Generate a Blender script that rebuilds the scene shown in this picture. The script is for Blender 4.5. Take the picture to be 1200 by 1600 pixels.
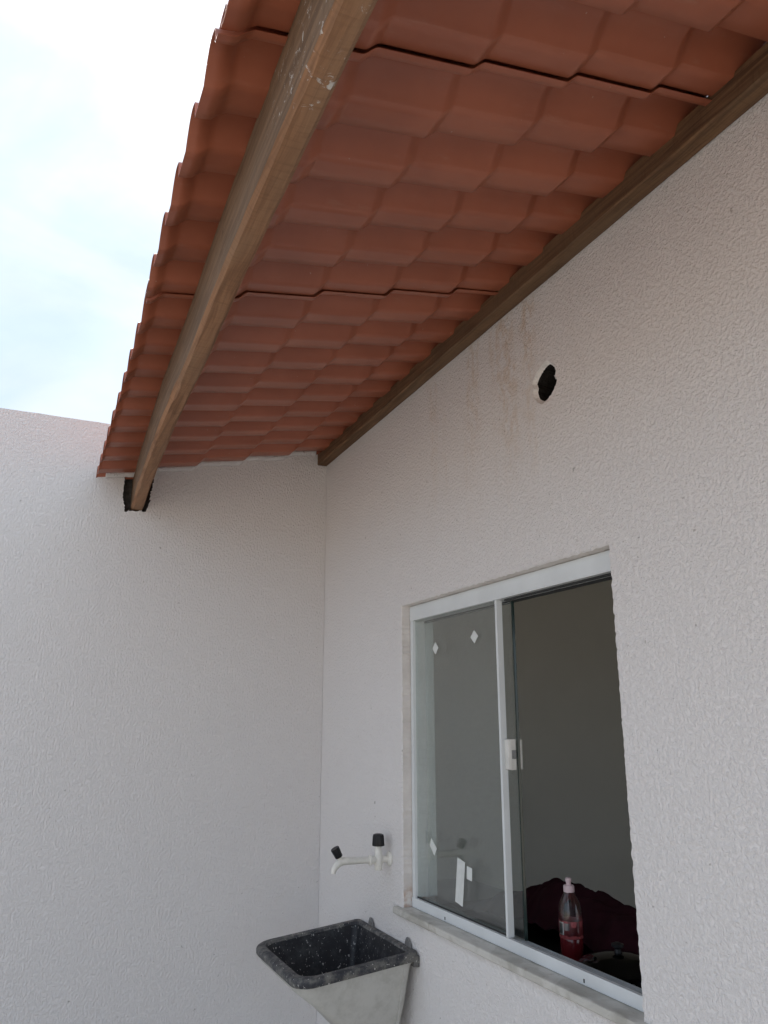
import bpy, bmesh, math, random
from mathutils import Vector, noise

random.seed(7)
scn = bpy.context.scene
for o in list(bpy.data.objects):
    bpy.data.objects.remove(o)
col = scn.collection
R = math.radians

# ------------------------------------------------------------------ camera
cd = bpy.data.cameras.new('camera')
cd.sensor_fit = 'VERTICAL'
cd.sensor_height = 24.0
cd.sensor_width = 18.0
cd.lens = 24.0 * 1239.57 / 1600.0
cd.clip_start = 0.02
cd.clip_end = 4000
cam = bpy.data.objects.new('camera', cd)
col.objects.link(cam)
cam.location = (-1.251, -3.385, 1.693)
cam.rotation_euler = (R(90 + 14.832), R(0.0), R(-24.59))
scn.camera = cam

# ------------------------------------------------------------------ sky and sun
SUN_EL, SUN_AZ = 46.0, 4.0          # azimuth measured from +Y towards +X
world = bpy.data.worlds.new('World')
scn.world = world
world.use_nodes = True
wn, wl = world.node_tree.nodes, world.node_tree.links
wn.clear()
wout = wn.new('ShaderNodeOutputWorld')
wbg = wn.new('ShaderNodeBackground')
wbg.inputs['Strength'].default_value = 0.1
sky = wn.new('ShaderNodeTexSky')
sky.sky_type = 'NISHITA'
sky.sun_disc = False
sky.sun_elevation = R(SUN_EL)
sky.sun_rotation = R(SUN_AZ)
sky.air_density = 1.0
sky.dust_density = 0.8
sky.ozone_density = 1.0
wtc = wn.new('ShaderNodeTexCoord')
wmap = wn.new('ShaderNodeMapping')
wmap.inputs['Scale'].default_value = (1.0, 1.0, 1.7)
wmap.inputs['Location'].default_value = (0.35, 0.1, 0.2)
cn = wn.new('ShaderNodeTexNoise')
cn.inputs['Scale'].default_value = 2.1
cn.inputs['Detail'].default_value = 7.0
cn.inputs['Roughness'].default_value = 0.5
cn.inputs['Distortion'].default_value = 0.35
cr = wn.new('ShaderNodeMapRange')
cr.interpolation_type = 'SMOOTHSTEP'
cr.inputs['From Min'].default_value = 0.36
cr.inputs['From Max'].default_value = 0.66
cr.inputs['To Min'].default_value = 0.86
cr.inputs['To Max'].default_value = 0.985
wmix = wn.new('ShaderNodeMix')
wmix.data_type = 'RGBA'
wtone = wn.new('ShaderNodeMix'); wtone.data_type = 'RGBA'     # thin veil: bluer where thin, white where thick
wtone.inputs['A'].default_value = (2.02, 2.46, 3.08, 1)
wtone.inputs['B'].default_value = (2.50, 2.74, 3.04, 1)
cn2 = wn.new('ShaderNodeTexNoise')
cn2.inputs['Scale'].default_value = 3.1
cn2.inputs['Detail'].default_value = 6.0
cn2.inputs['Distortion'].default_value = 0.6
cr2 = wn.new('ShaderNodeMapRange'); cr2.interpolation_type = 'SMOOTHSTEP'
cr2.inputs['From Min'].default_value = 0.36
cr2.inputs['From Max'].default_value = 0.62
wl.new(wmap.outputs['Vector'], cn2.inputs['Vector'])
wl.new(cn2.outputs['Fac'], cr2.inputs['Value'])
wl.new(cr2.outputs['Result'], wtone.inputs['Factor'])
wl.new(wtone.outputs['Result'], wmix.inputs['B'])
wl.new(wtc.outputs['Generated'], wmap.inputs['Vector'])
wl.new(wmap.outputs['Vector'], cn.inputs['Vector'])
wl.new(cn.outputs['Fac'], cr.inputs['Value'])
wl.new(cr.outputs['Result'], wmix.inputs['Factor'])
wl.new(sky.outputs['Color'], wmix.inputs['A'])
wl.new(wmix.outputs['Result'], wbg.inputs['Color'])
wl.new(wbg.outputs['Background'], wout.inputs['Surface'])

sd = bpy.data.lights.new('sun', 'SUN')
sd.energy = 2.1
sd.angle = R(8)
sd.color = (1.0, 0.93, 0.84)
sun = bpy.data.objects.new('sun', sd)
col.objects.link(sun)
sdir = Vector((math.sin(R(SUN_AZ)) * math.cos(R(SUN_EL)), math.cos(R(SUN_AZ)) * math.cos(R(SUN_EL)), math.sin(R(SUN_EL))))
sun.rotation_euler = sdir.to_track_quat('Z', 'Y').to_euler()

vs = scn.view_settings
vs.view_transform = 'Standard'
vs.look = 'None'
vs.exposure = 1.84
vs.gamma = 1.0
vs.use_curve_mapping = False
scn.render.engine = 'CYCLES'
scn.cycles.max_bounces = 8
scn.cycles.diffuse_bounces = 5
scn.cycles.transparent_max_bounces = 16

# ------------------------------------------------------------------ material helpers
def new_mat(name):
    m = bpy.data.materials.new(name)
    m.use_nodes = True
    n = m.node_tree.nodes
    return m, n, m.node_tree.links, n['Principled BSDF']

def pos(n, l, scale=(1, 1, 1), warp=0.0, warp_scale=3.0):
    g = n.new('ShaderNodeNewGeometry')
    out = g.outputs['Position']
    if warp:
        w = n.new('ShaderNodeTexNoise')
        w.inputs['Scale'].default_value = warp_scale
        w.inputs['Detail'].default_value = 2
        l.new(out, w.inputs['Vector'])
        s = n.new('ShaderNodeVectorMath'); s.operation = 'SCALE'
        s.inputs['Scale'].default_value = warp
        l.new(w.outputs['Color'], s.inputs[0])
        a = n.new('ShaderNodeVectorMath'); a.operation = 'ADD'
        l.new(out, a.inputs[0]); l.new(s.outputs[0], a.inputs[1])
        out = a.outputs[0]
    mp = n.new('ShaderNodeMapping')
    mp.inputs['Scale'].default_value = scale
    l.new(out, mp.inputs['Vector'])
    return mp.outputs['Vector']

def noise_tex(n, l, vec, scale, detail=3, rough=0.5, dist=0.0):
    t = n.new('ShaderNodeTexNoise')
    t.inputs['Scale'].default_value = scale
    t.inputs['Detail'].default_value = detail
    t.inputs['Roughness'].default_value = rough
    t.inputs['Distortion'].default_value = dist
    l.new(vec, t.inputs['Vector'])
    return t.outputs['Fac']

def remap(n, l, v, a, b, c=0.0, d=1.0, smooth=True):
    t = n.new('ShaderNodeMapRange')
    if smooth:
        t.interpolation_type = 'SMOOTHSTEP'
    t.inputs['From Min'].default_value = a
    t.inputs['From Max'].default_value = b
    t.inputs['To Min'].default_value = c
    t.inputs['To Max'].default_value = d
    l.new(v, t.inputs['Value'])
    return t.outputs['Result']

def mixc(n, l, fac, a, b):
    t = n.new('ShaderNodeMix'); t.data_type = 'RGBA'
    for key, v in (('A', a), ('B', b)):
        if isinstance(v, tuple):
            t.inputs[key].default_value = (*v, 1)
        else:
            l.new(v, t.inputs[key])
    if isinstance(fac, (int, float)):
        t.inputs['Factor'].default_value = fac
    else:
        l.new(fac, t.inputs['Factor'])
    return t.outputs['Result']

def math_node(n, l, op, a, b):
    t = n.new('ShaderNodeMath'); t.operation = op
    for i, v in enumerate((a, b)):
        if isinstance(v, (int, float)):
            t.inputs[i].default_value = v
        else:
            l.new(v, t.inputs[i])
    return t.outputs[0]

def bump(n, l, h, bsdf, strength, distance, prev=None):
    b = n.new('ShaderNodeBump')
    b.inputs['Strength'].default_value = strength
    b.inputs['Distance'].default_value = distance
    l.new(h, b.inputs['Height'])
    if prev is not None:
        l.new(prev, b.inputs['Normal'])
    l.new(b.outputs['Normal'], bsdf.inputs['Normal'])
    return b.outputs['Normal']

def stucco(name, base, stains=False, stretch=(1, 1, 1), scale=120, relief=0.68):
    m, n, l, b = new_mat(name)
    v1 = pos(n, l, stretch)
    v2 = pos(n, l, (1, 1, 1))
    # blobs of render standing on a flatter ground, with a fine sandy grain
    h1 = remap(n, l, noise_tex(n, l, v1, scale, 3, 0.66), 0.42, 0.76, 0, 1, False)
    h2 = noise_tex(n, l, v2, 330, 2, 0.6)
    h = math_node(n, l, 'ADD', h1, math_node(n, l, 'MULTIPLY', h2, 0.35))
    bump(n, l, h, b, relief, 0.0066)
    dirt = remap(n, l, noise_tex(n, l, v2, 1.3, 3, 0.6), 0.45, 0.8)
    c = mixc(n, l, math_node(n, l, 'MULTIPLY', dirt, 0.12), base, tuple(x * 0.84 for x in base))
    # scattered tiny dark pits
    pit = remap(n, l, noise_tex(n, l, v2, 48, 2, 0.5), 0.71, 0.78)
    c = mixc(n, l, math_node(n, l, 'MULTIPLY', pit, 0.55), c, (0.26, 0.23, 0.20))
    if stains:
        g = n.new('ShaderNodeNewGeometry')
        sp = n.new('ShaderNodeSeparateXYZ'); l.new(g.outputs['Position'], sp.inputs[0])
        vs_ = pos(n, l, (1, 1, 0.07), warp=0.05, warp_scale=7)
        st = remap(n, l, noise_tex(n, l, vs_, 9, 3, 0.6), 0.46, 0.74)
        brk = remap(n, l, noise_tex(n, l, pos(n, l, (1, 1, 0.55)), 34, 3, 0.65), 0.36, 0.66)
        zz = remap(n, l, sp.outputs['Z'], 2.20, 2.86)
        ya = remap(n, l, sp.outputs['Y'], -1.95, -1.70)
        yb = remap(n, l, sp.outputs['Y'], -0.85, -1.15)
        f = st
        for q in (brk, zz, ya, yb):
            f = math_node(n, l, 'MULTIPLY', f, q)
        c = mixc(n, l, math_node(n, l, 'MULTIPLY', f, 0.5), c, (0.55, 0.35, 0.16))
    l.new(c, b.inputs['Base Color'])
    b.inputs['Roughness'].default_value = 0.88
    b.inputs['Specular IOR Level'].default_value = 0.25
    return m

M = {}
M['stucco'] = stucco('white_textured_stucco', (0.84, 0.812, 0.80), stretch=(1, 1, 0.6), scale=142, relief=0.72)
M['stucco_house'] = stucco('white_textured_stucco_stained', (0.84, 0.812, 0.80), stains=True, stretch=(1, 0.9, 0.85))

def plain(name, colr, rough=0.5, spec=0.5, metal=0.0, var=0.0, vscale=30, bmp=0.0, bscale=200, bdist=0.001):
    m, n, l, b = new_mat(name)
    b.inputs['Roughness'].default_value = rough
    b.inputs['Specular IOR Level'].default_value = spec
    b.inputs['Metallic'].default_value = metal
    if var:
        f = remap(n, l, noise_tex(n, l, pos(n, l), vscale, 5, 0.6), 0.3, 0.7)
        l.new(mixc(n, l, f, colr, tuple(max(0, x * (1 - var)) for x in colr)), b.inputs['Base Color'])
    else:
        b.inputs['Base Color'].default_value = (*colr, 1)
    if bmp:
        bump(n, l, noise_tex(n, l, pos(n, l), bscale, 3, 0.6), b, bmp, bdist)
    return m

def mat_reveal():
    m, n, l, b = new_mat('smooth_plaster')
    g = n.new('ShaderNodeNewGeometry')
    sp = n.new('ShaderNodeSeparateXYZ'); l.new(g.outputs['Position'], sp.inputs[0])
    c = mixc(n, l, remap(n, l, noise_tex(n, l, pos(n, l), 14, 4, 0.6), 0.3, 0.7), (0.75, 0.71, 0.68), (0.66, 0.62, 0.59))
    low = remap(n, l, sp.outputs['Z'], 1.20, 1.105)
    st = remap(n, l, noise_tex(n, l, pos(n, l), 30, 4, 0.65), 0.38, 0.62)
    c = mixc(n, l, math_node(n, l, 'MULTIPLY', math_node(n, l, 'MULTIPLY', low, st), 0.8), c, (0.42, 0.22, 0.12))   # rusty seep at the foot of the reveal
    l.new(c, b.inputs['Base Color'])
    b.inputs['Roughness'].default_value = 0.9
    b.inputs['Specular IOR Level'].default_value = 0.2
    bump(n, l, noise_tex(n, l, pos(n, l), 90, 3, 0.6), b, 0.5, 0.003)
    return m
M['reveal'] = mat_reveal()
M['rawplaster'] = plain('raw_white_plaster', (0.84, 0.81, 0.78), 0.95, 0.1, 0, 0.25, 60, 0.6, 150, 0.003)
M['cavity_shade'] = plain('cavity_shade_black', (0.035, 0.03, 0.027), 0.95, 0.1, 0, 0.5, 40, 0.8, 70, 0.01)  # near-black colour stands in for the shade inside the wall hole
M['mortar'] = plain('dark_mortar', (0.12, 0.113, 0.106), 0.97, 0.1, 0, 0.4, 50, 0.9, 90, 0.008)
M['alu'] = plain('white_powder_coat', (0.72, 0.75, 0.76), 0.32, 0.5, 0, 0.08, 8)
M['alu_grey'] = plain('grey_track', (0.42, 0.44, 0.45), 0.4, 0.5, 0, 0.2, 20)
M['rubber'] = plain('black_seal', (0.02, 0.022, 0.022), 0.6)
M['glass_edge'] = plain('green_glass_edge', (0.006, 0.022, 0.018), 0.15, 0.6)
M['white_plastic'] = plain('white_plastic', (0.74, 0.73, 0.69), 0.35, 0.5, 0, 0.15, 25)
M['tap_plastic'] = plain('ivory_tap_plastic', (0.84, 0.82, 0.76), 0.4, 0.5, 0, 0.15, 40)
M['black_plastic'] = plain('black_plastic', (0.010, 0.010, 0.012), 0.4, 0.35)
M['paper'] = plain('white_paper', (0.72, 0.74, 0.72), 0.7, 0.3, 0, 0.1, 60)
M['counter'] = plain('dark_granite', (0.018, 0.018, 0.02), 0.3, 0.5, 0, 0.5, 120)
M['room'] = plain('interior_paint', (0.58, 0.56, 0.51), 0.9, 0.2, 0, 0.06, 2)
M['label_red'] = plain('red_label', (0.36, 0.075, 0.08), 0.4)
M['label_white'] = plain('white_label_print', (0.7, 0.7, 0.68), 0.5)
M['label_grey'] = plain('grey_label_print', (0.30, 0.27, 0.26), 0.5)
M['label_dark'] = plain('dark_label_print', (0.06, 0.05, 0.05), 0.5)
M['cap'] = plain('pale_pink_cap', (0.72, 0.55, 0.58), 0.4)
M['steel'] = plain('steel', (0.05, 0.05, 0.055), 0.10, 0.5, 1.0, 0.1, 20)
M['metal_dark'] = plain('galvanised', (0.30, 0.30, 0.30), 0.55, 0.5, 0.6, 0.3, 60)

def mat_ground():
    m, n, l, b = new_mat('concrete_floor')
    v = pos(n, l)
    f = remap(n, l, noise_tex(n, l, v, 2.5, 6, 0.6), 0.3, 0.7)
    l.new(mixc(n, l, f, (0.50, 0.45, 0.39), (0.40, 0.36, 0.31)), b.inputs['Base Color'])
    bump(n, l, noise_tex(n, l, v, 80, 4, 0.6), b, 0.4, 0.004)
    b.inputs['Roughness'].default_value = 0.9
    return m
M['ground'] = mat_ground()

def mat_tile():
    m, n, l, b = new_mat('terracotta_pvc')
    v = pos(n, l)
    f = remap(n, l, noise_tex(n, l, v, 5, 4, 0.6), 0.3, 0.7)
    c = mixc(n, l, f, (0.37, 0.118, 0.064), (0.31, 0.096, 0.052))
    dust = remap(n, l, noise_tex(n, l, pos(n, l, (0.35, 1.6, 1)), 26, 5, 0.65), 0.56, 0.82)
    c = mixc(n, l, math_node(n, l, 'MULTIPLY', dust, 0.22), c, (0.46, 0.27, 0.20))
    speck = remap(n, l, noise_tex(n, l, v, 75, 2, 0.5), 0.755, 0.79)
    c = mixc(n, l, math_node(n, l, 'MULTIPLY', speck, 0.5), c, (0.55, 0.48, 0.42))
    l.new(c, b.inputs['Base Color'])
    b.inputs['Roughness'].default_value = 0.38
    b.inputs['Specular IOR Level'].default_value = 0.5
    bump(n, l, noise_tex(n, l, v, 9, 2, 0.5), b, 0.15, 0.004)
    return m
M['tile'] = mat_tile()

def mat_wood(name, ca, cb, cc, splash=False):
    m, n, l, b = new_mat(name)
    vg = pos(n, l, (1.0, 0.045, 1.0), warp=0.012, warp_scale=4)
    g1 = noise_tex(n, l, vg, 85, 5, 0.62, 0.6)
    g2 = noise_tex(n, l, pos(n, l, (1, 0.25, 1)), 9, 4, 0.6)
    c = mixc(n, l, remap(n, l, g1, 0.34, 0.66), ca, cb)
    c = mixc(n, l, remap(n, l, g2, 0.38, 0.72, 0, 0.75), c, cc)
    # cross-grain saw marks
    sv = pos(n, l, (0.10, 1.0, 0.10), warp=0.05, warp_scale=3)
    saw = noise_tex(n, l, sv, 150, 2, 0.5)
    c = mixc(n, l, remap(n, l, saw, 0.50, 0.72, 0, 0.30), c, tuple(x * 0.45 for x in ca))
    stain = remap(n, l, noise_tex(n, l, pos(n, l, (1, 0.5, 1)), 14, 5, 0.65), 0.60, 0.74)
    c = mixc(n, l, math_node(n, l, 'MULTIPLY', stain, 0.65), c, tuple(x * 0.22 for x in ca))
    if splash:
        g = n.new('ShaderNodeNewGeometry')
        sp = n.new('ShaderNodeSeparateXYZ'); l.new(g.outputs['Position'], sp.inputs[0])
        near = remap(n, l, sp.outputs['Y'], -2.25, -2.42)
        s1 = remap(n, l, noise_tex(n, l, pos(n, l), 46, 5, 0.74, 0.5), 0.585, 0.66)
        s2 = remap(n, l, noise_tex(n, l, pos(n, l), 9, 2, 0.5), 0.48, 0.60)
        f = math_node(n, l, 'MULTIPLY', math_node(n, l, 'MULTIPLY', s1, s2), near)
        c = mixc(n, l, f, c, (0.55, 0.53, 0.50))
    l.new(c, b.inputs['Base Color'])
    b.inputs['Roughness'].default_value = 0.8
    b.inputs['Specular IOR Level'].default_value = 0.25
    hh = math_node(n, l, 'ADD', g1, math_node(n, l, 'MULTIPLY', saw, 0.8))
    bump(n, l, hh, b, 0.55, 0.003)
    return m
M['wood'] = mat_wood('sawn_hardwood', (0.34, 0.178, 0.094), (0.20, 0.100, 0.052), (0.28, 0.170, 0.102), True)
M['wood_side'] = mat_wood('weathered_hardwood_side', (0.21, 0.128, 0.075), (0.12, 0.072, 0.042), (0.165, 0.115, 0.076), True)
M['wood_dark'] = mat_wood('dark_weathered_hardwood', (0.215, 0.122, 0.064), (0.10, 0.056, 0.032), (0.165, 0.105, 0.062))

def mat_glass():
    m, n, l, b = new_mat('pane_glass')
    n.remove(b)
    out = n['Material Output']
    tr = n.new('ShaderNodeBsdfTransparent'); tr.inputs['Color'].default_value = (0.92, 0.94, 0.93, 1)
    gl = n.new('ShaderNodeBsdfGlossy'); gl.inputs['Roughness'].default_value = 0.005
    gl.inputs['Color'].default_value = (1, 1, 1, 1)
    fr = n.new('ShaderNodeFresnel'); fr.inputs['IOR'].default_value = 1.52
    gb = n.new('ShaderNodeNewGeometry')
    l.new(remap(n, l, gb.outputs['Backfacing'], 0.0, 1.0, 1.52, 1.0 / 1.52, False), fr.inputs['IOR'])   # same reflectance on both faces of the pane
    mx = n.new('ShaderNodeMixShader')
    l.new(fr.outputs[0], mx.inputs[0]); l.new(tr.outputs[0], mx.inputs[1]); l.new(gl.outputs[0], mx.inputs[2])
    # faint dust film on the pane
    df = n.new('ShaderNodeBsdfDiffuse'); df.inputs['Color'].default_value = (0.5, 0.5, 0.48, 1)
    d = remap(n, l, noise_tex(n, l, pos(n, l), 90, 6, 0.75), 0.40, 0.80, 0.008, 0.07)
    mx2 = n.new('ShaderNodeMixShader')
    l.new(d, mx2.inputs[0]); l.new(mx.outputs[0], mx2.inputs[1]); l.new(df.outputs[0], mx2.inputs[2])
    l.new(mx2.outputs[0], out.inputs['Surface'])
    return m
M['glass'] = mat_glass()

def mat_pet():
    m, n, l, b = new_mat('clear_bottle_plastic')
    n.remove(b)
    tr = n.new('ShaderNodeBsdfTransparent'); tr.inputs['Color'].default_value = (0.9, 0.9, 0.92, 1)
    gl = n.new('ShaderNodeBsdfGlossy'); gl.inputs['Roughness'].default_value = 0.12
    lw = n.new('ShaderNodeFresnel'); lw.inputs['IOR'].default_value = 1.9
    mx = n.new('ShaderNodeMixShader')
    l.new(lw.outputs[0], mx.inputs[0]); l.new(tr.outputs[0], mx.inputs[1]); l.new(gl.outputs[0], mx.inputs[2])
    l.new(mx.outputs[0], n['Material Output'].inputs['Surface'])
    return m
M['pet'] = mat_pet()
M['liquid'] = plain('red_detergent', (0.115, 0.010, 0.014), 0.12, 0.6)

def mat_marble():
    m, n, l, b = new_mat('worn_marble')
    v = pos(n, l, (1, 0.5, 1), warp=0.1, warp_scale=6)
    f = remap(n, l, noise_tex(n, l, v, 12, 6, 0.6, 1.0), 0.40, 0.66)
    c = mixc(n, l, f, (0.60, 0.585, 0.54), (0.40, 0.385, 0.34))
    gr = remap(n, l, noise_tex(n, l, pos(n, l), 34, 5, 0.7), 0.58, 0.72)
    c = mixc(n, l, math_node(n, l, 'MULTIPLY', gr, 0.5), c, (0.26, 0.20, 0.14))
    l.new(c, b.inputs['Base Color'])
    b.inputs['Roughness'].default_value = 0.45
    bump(n, l, noise_tex(n, l, pos(n, l), 60, 4, 0.6), b, 0.3, 0.002)
    return m
M['marble'] = mat_marble()

def mat_sink(name, base, grime, gthr, speck, spthr, rough=0.6):
    m, n, l, b = new_mat(name)
    v = pos(n, l)
    f = remap(n, l, noise_tex(n, l, v, 24, 6, 0.7), gthr[0], gthr[1])
    c = mixc(n, l, f, base, grime)
    s = remap(n, l, noise_tex(n, l, pos(n, l, (1, 1, 0.6)), 150, 2, 0.6), spthr, spthr + 0.05)
    s2 = remap(n, l, noise_tex(n, l, v, 62, 2, 0.6), spthr + 0.06, spthr + 0.10)
    s = math_node(n, l, 'MAXIMUM', s, s2)
    c = mixc(n, l, math_node(n, l, 'MULTIPLY', s, 0.85), c, speck)
    l.new(c, b.inputs['Base Color'])
    b.inputs['Roughness'].default_value = rough
    bump(n, l, noise_tex(n, l, v, 120, 4, 0.7), b, 0.4, 0.002)
    return m
M['sink_rim'] = mat_sink('grimy_dark_rim', (0.030, 0.032, 0.040), (0.17, 0.165, 0.15), (0.38, 0.66), (0.6, 0.58, 0.54), 0.66, 0.65)
M['sink_in'] = mat_sink('black_speckled_basin', (0.008, 0.009, 0.013), (0.045, 0.046, 0.05), (0.45, 0.72), (0.48, 0.47, 0.45), 0.655, 0.55)
M['sink_body'] = mat_sink('pale_grey_tank_body', (0.54, 0.535, 0.50), (0.44, 0.435, 0.40), (0.40, 0.75), (0.10, 0.09, 0.08), 0.76, 0.5)

def mat_cloth():
    m, n, l, b = new_mat('maroon_cloth')
    f = noise_tex(n, l, pos(n, l), 25, 4, 0.6)
    l.new(mixc(n, l, f, (0.040, 0.009, 0.014), (0.020, 0.006, 0.009)), b.inputs['Base Color'])
    b.inputs['Roughness'].default_value = 0.95
    b.inputs['Specular IOR Level'].default_value = 0.1
    bump(n, l, noise_tex(n, l, pos(n, l), 350, 2, 0.6), b, 0.4, 0.002)
    return m
M['cloth'] = mat_cloth()

# ------------------------------------------------------------------ mesh helpers
def empty(name, loc=(0, 0, 0)):
    o = bpy.data.objects.new(name, None)
    o.empty_display_size = 0.1
    o.location = loc
    col.objects.link(o)
    return o

def tag(o, label=None, cat=None, group=None, kind=None):
    for k, v in (('label', label), ('category', cat), ('group', group), ('kind', kind)):
        if v:
            o[k] = v
    return o

class MB:
    def __init__(s):
        s.v, s.f, s.mi = [], [], []
    def add(s, vs_, fs, mi=0):
        o = len(s.v)
        s.v += [tuple(p) for p in vs_]
        s.f += [tuple(i + o for i in f) for f in fs]
        s.mi += [mi] * len(fs)
    def box(s, x0, x1, y0, y1, z0, z1, mi=0):
        s.add([(x0, y0, z0), (x1, y0, z0), (x1, y1, z0), (x0, y1, z0), (x0, y0, z1), (x1, y0, z1), (x1, y1, z1), (x0, y1, z1)],
              [(0, 3, 2, 1), (4, 5, 6, 7), (0, 1, 5, 4), (1, 2, 6, 5), (2, 3, 7, 6), (3, 0, 4, 7)], mi)
    def rings(s, rings, cap0=True, cap1=True, mi=0):
        k = len(rings[0]); vs_ = [p for r in rings for p in r]; fs = []
        for a in range(len(rings) - 1):
            for b in range(k):
                c = (b + 1) % k
                fs.append((a * k + b, a * k + c, (a + 1) * k + c, (a + 1) * k + b))
        if cap0: fs.append(tuple(range(k - 1, -1, -1)))
        if cap1: fs.append(tuple(range((len(rings) - 1) * k, len(rings) * k)))
        s.add(vs_, fs, mi)
    def lathe(s, prof, origin=(0, 0, 0), axis=(0, 0, 1), seg=24, mi=0, cap=True):
        ax = Vector(axis).normalized(); q = ax.to_track_quat('Z', 'Y'); o = Vector(origin)
        rs = []
        for r, h in prof:
            rs.append([o + q @ Vector((r * math.cos(2 * math.pi * i / seg), r * math.sin(2 * math.pi * i / seg), h)) for i in range(seg)])
        s.rings(rs, cap, cap, mi)
    def tube(s, path, rad, seg=14, mi=0):
        P = [Vector(p) for p in path]; rs = []
        for i, p in enumerate(P):
            t = (P[min(i + 1, len(P) - 1)] - P[max(i - 1, 0)]).normalized()
            up = Vector((0, 1, 0)) if abs(t.y) < 0.9 else Vector((1, 0, 0))
            a = t.cross(up).normalized(); b = t.cross(a).normalized()
            r = rad[i] if isinstance(rad, (list, tuple)) else rad
            rs.append([p + a * (r * math.cos(2 * math.pi * j / seg)) + b * (r * math.sin(2 * math.pi * j / seg)) for j in range(seg)])
        s.rings(rs, True, True, mi)
    def build(s, name, mats, parent=None, smooth=False, bevel=0.0, autosmooth=None):
        me = bpy.data.meshes.new(name)
        me.from_pydata(s.v, [], s.f)
        if not isinstance(mats, (list, tuple)): mats = [mats]
        for m in mats: me.materials.append(m)
        me.polygons.foreach_set('material_index', s.mi)
        bm = bmesh.new(); bm.from_mesh(me)
        bmesh.ops.recalc_face_normals(bm, faces=bm.faces)
        if bevel:
            es = [e for e in bm.edges if len(e.link_faces) == 2 and e.calc_face_angle(0) > R(50)]
            bmesh.ops.bevel(bm, geom=es, offset=bevel, segments=2, profile=0.6, affect='EDGES', clamp_overlap=True)
        if autosmooth:
            for f in bm.faces: f.smooth = True
            for e in bm.edges:
                if len(e.link_faces) == 2 and e.calc_face_angle(0) > R(autosmooth): e.smooth = False
        elif smooth:
            for f in bm.faces: f.smooth = True
        bm.to_mesh(me); bm.free(); me.update()
        o = bpy.data.objects.new(name, me)
        col.objects.link(o)
        if parent is not None:
            o.parent = parent
            o.location = -parent_world(parent)
        return o

def parent_world(p):
    v = Vector(p.location)
    while p.parent is not None:
        p = p.parent; v += Vector(p.location)
    return v

def filled(outer, holes):
    """triangulated 2-D region with holes -> (points, triangles)"""
    from mathutils.geometry import delaunay_2d_cdt
    pts, edges = [], []
    for lp in [outer] + holes:
        o = len(pts); pts += [Vector(q) for q in lp]
        edges += [(o + i, o + (i + 1) % len(lp)) for i in range(len(lp))]
    res = delaunay_2d_cdt(pts, edges, [], 0, 1e-7)
    V, F = res[0], res[2]
    def inside(p, lp):
        c = False; j = len(lp) - 1
        for i in range(len(lp)):
            if (lp[i][1] > p[1]) != (lp[j][1] > p[1]) and p[0] < (lp[j][0] - lp[i][0]) * (p[1] - lp[i][1]) / (lp[j][1] - lp[i][1]) + lp[i][0]: c = not c
            j = i
        return c
    keep = []
    for f in F:
        cx = sum(V[i][0] for i in f) / len(f); cy = sum(V[i][1] for i in f) / len(f)
        if inside((cx, cy), outer) and not any(inside((cx, cy), h) for h in holes):
            keep.append(tuple(f))
    return [tuple(v) for v in V], keep

def grow(loop, d):
    """offset a closed 2-D loop outwards by d"""
    n_ = len(loop); cx = sum(p[0] for p in loop) / n_; cy = sum(p[1] for p in loop) / n_
    A = sum(loop[i][0] * loop[(i + 1) % n_][1] - loop[(i + 1) % n_][0] * loop[i][1] for i in range(n_))
    sg = 1 if A > 0 else -1; out = []
    for i in range(n_):
        a, b = loop[i - 1], loop[(i + 1) % n_]
        t = Vector((b[0] - a[0], b[1] - a[1])); t.normalize()
        out.append((loop[i][0] + sg * t.y * d, loop[i][1] - sg * t.x * d))
    return out

def nz(x, y, z=0.0):
    return noise.noise(Vector((x, y, z)))

# ------------------------------------------------------------------ ground
g = MB()
g.add([(-400, -400, 0), (400, -400, 0), (400, 400, 0), (-400, 400, 0)], [(0, 1, 2, 3)])
tag(g.build('ground', M['ground']), kind='structure')

# ------------------------------------------------------------------ house wall (plane X = 0) with window opening and a broken hole
WT = 0.125
WY0, WY1, WZ0, WZ1 = -1.93, -0.80, 1.085, 2.10
loop = []
def seg(a, b, step, amp, seed, nx, ny):
    L = math.hypot(b[0] - a[0], b[1] - a[1]); k = max(2, int(L / step))
    for i in range(k):
        t = i / k
        w = amp * (nz(t * L * 55, seed) + 0.6 * nz(t * L * 140, seed + 5)) * min(1, i / 2)
        loop.append((a[0] + (b[0] - a[0]) * t + nx * w, a[1] + (b[1] - a[1]) * t + ny * w))
seg((WY0, WZ0), (WY1, WZ0), 0.03, 0.0, 1, 0, 1)
seg((WY1, WZ0), (WY1, WZ1), 0.007, 0.0035, 11, 1, 0)
seg((WY1, WZ1), (WY0, WZ1), 0.008, 0.0040, 21, 0, 1)
seg((WY0, WZ1), (WY0, WZ0), 0.006, 0.0042, 31, 1, 0)
wloop = loop
hole0 = [(-1.7364, 2.6538), (-1.7569, 2.6354), (-1.7625, 2.6171), (-1.7563, 2.6008), (-1.7654, 2.5954), (-1.7619, 2.5827), (-1.7487, 2.5692), (-1.7282, 2.5583), (-1.7032, 2.5553), (-1.6841, 2.569), (-1.6754, 2.5884), (-1.6792, 2.6032), (-1.6737, 2.6184), (-1.684, 2.6305), (-1.6977, 2.6411), (-1.711, 2.6485), (-1.7239, 2.6527)]
hole = []
for i in range(len(hole0)):
    a, b = hole0[i], hole0[(i + 1) % len(hole0)]
    for t in (0, 0.34, 0.67):
        y = a[0] + (b[0] - a[0]) * t; z = a[1] + (b[1] - a[1]) * t
        hole.append((y + 0.0022 * nz(y * 260, z * 260), z + 0.0022 * nz(z * 260, y * 260, 3)))
rim = []
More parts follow.
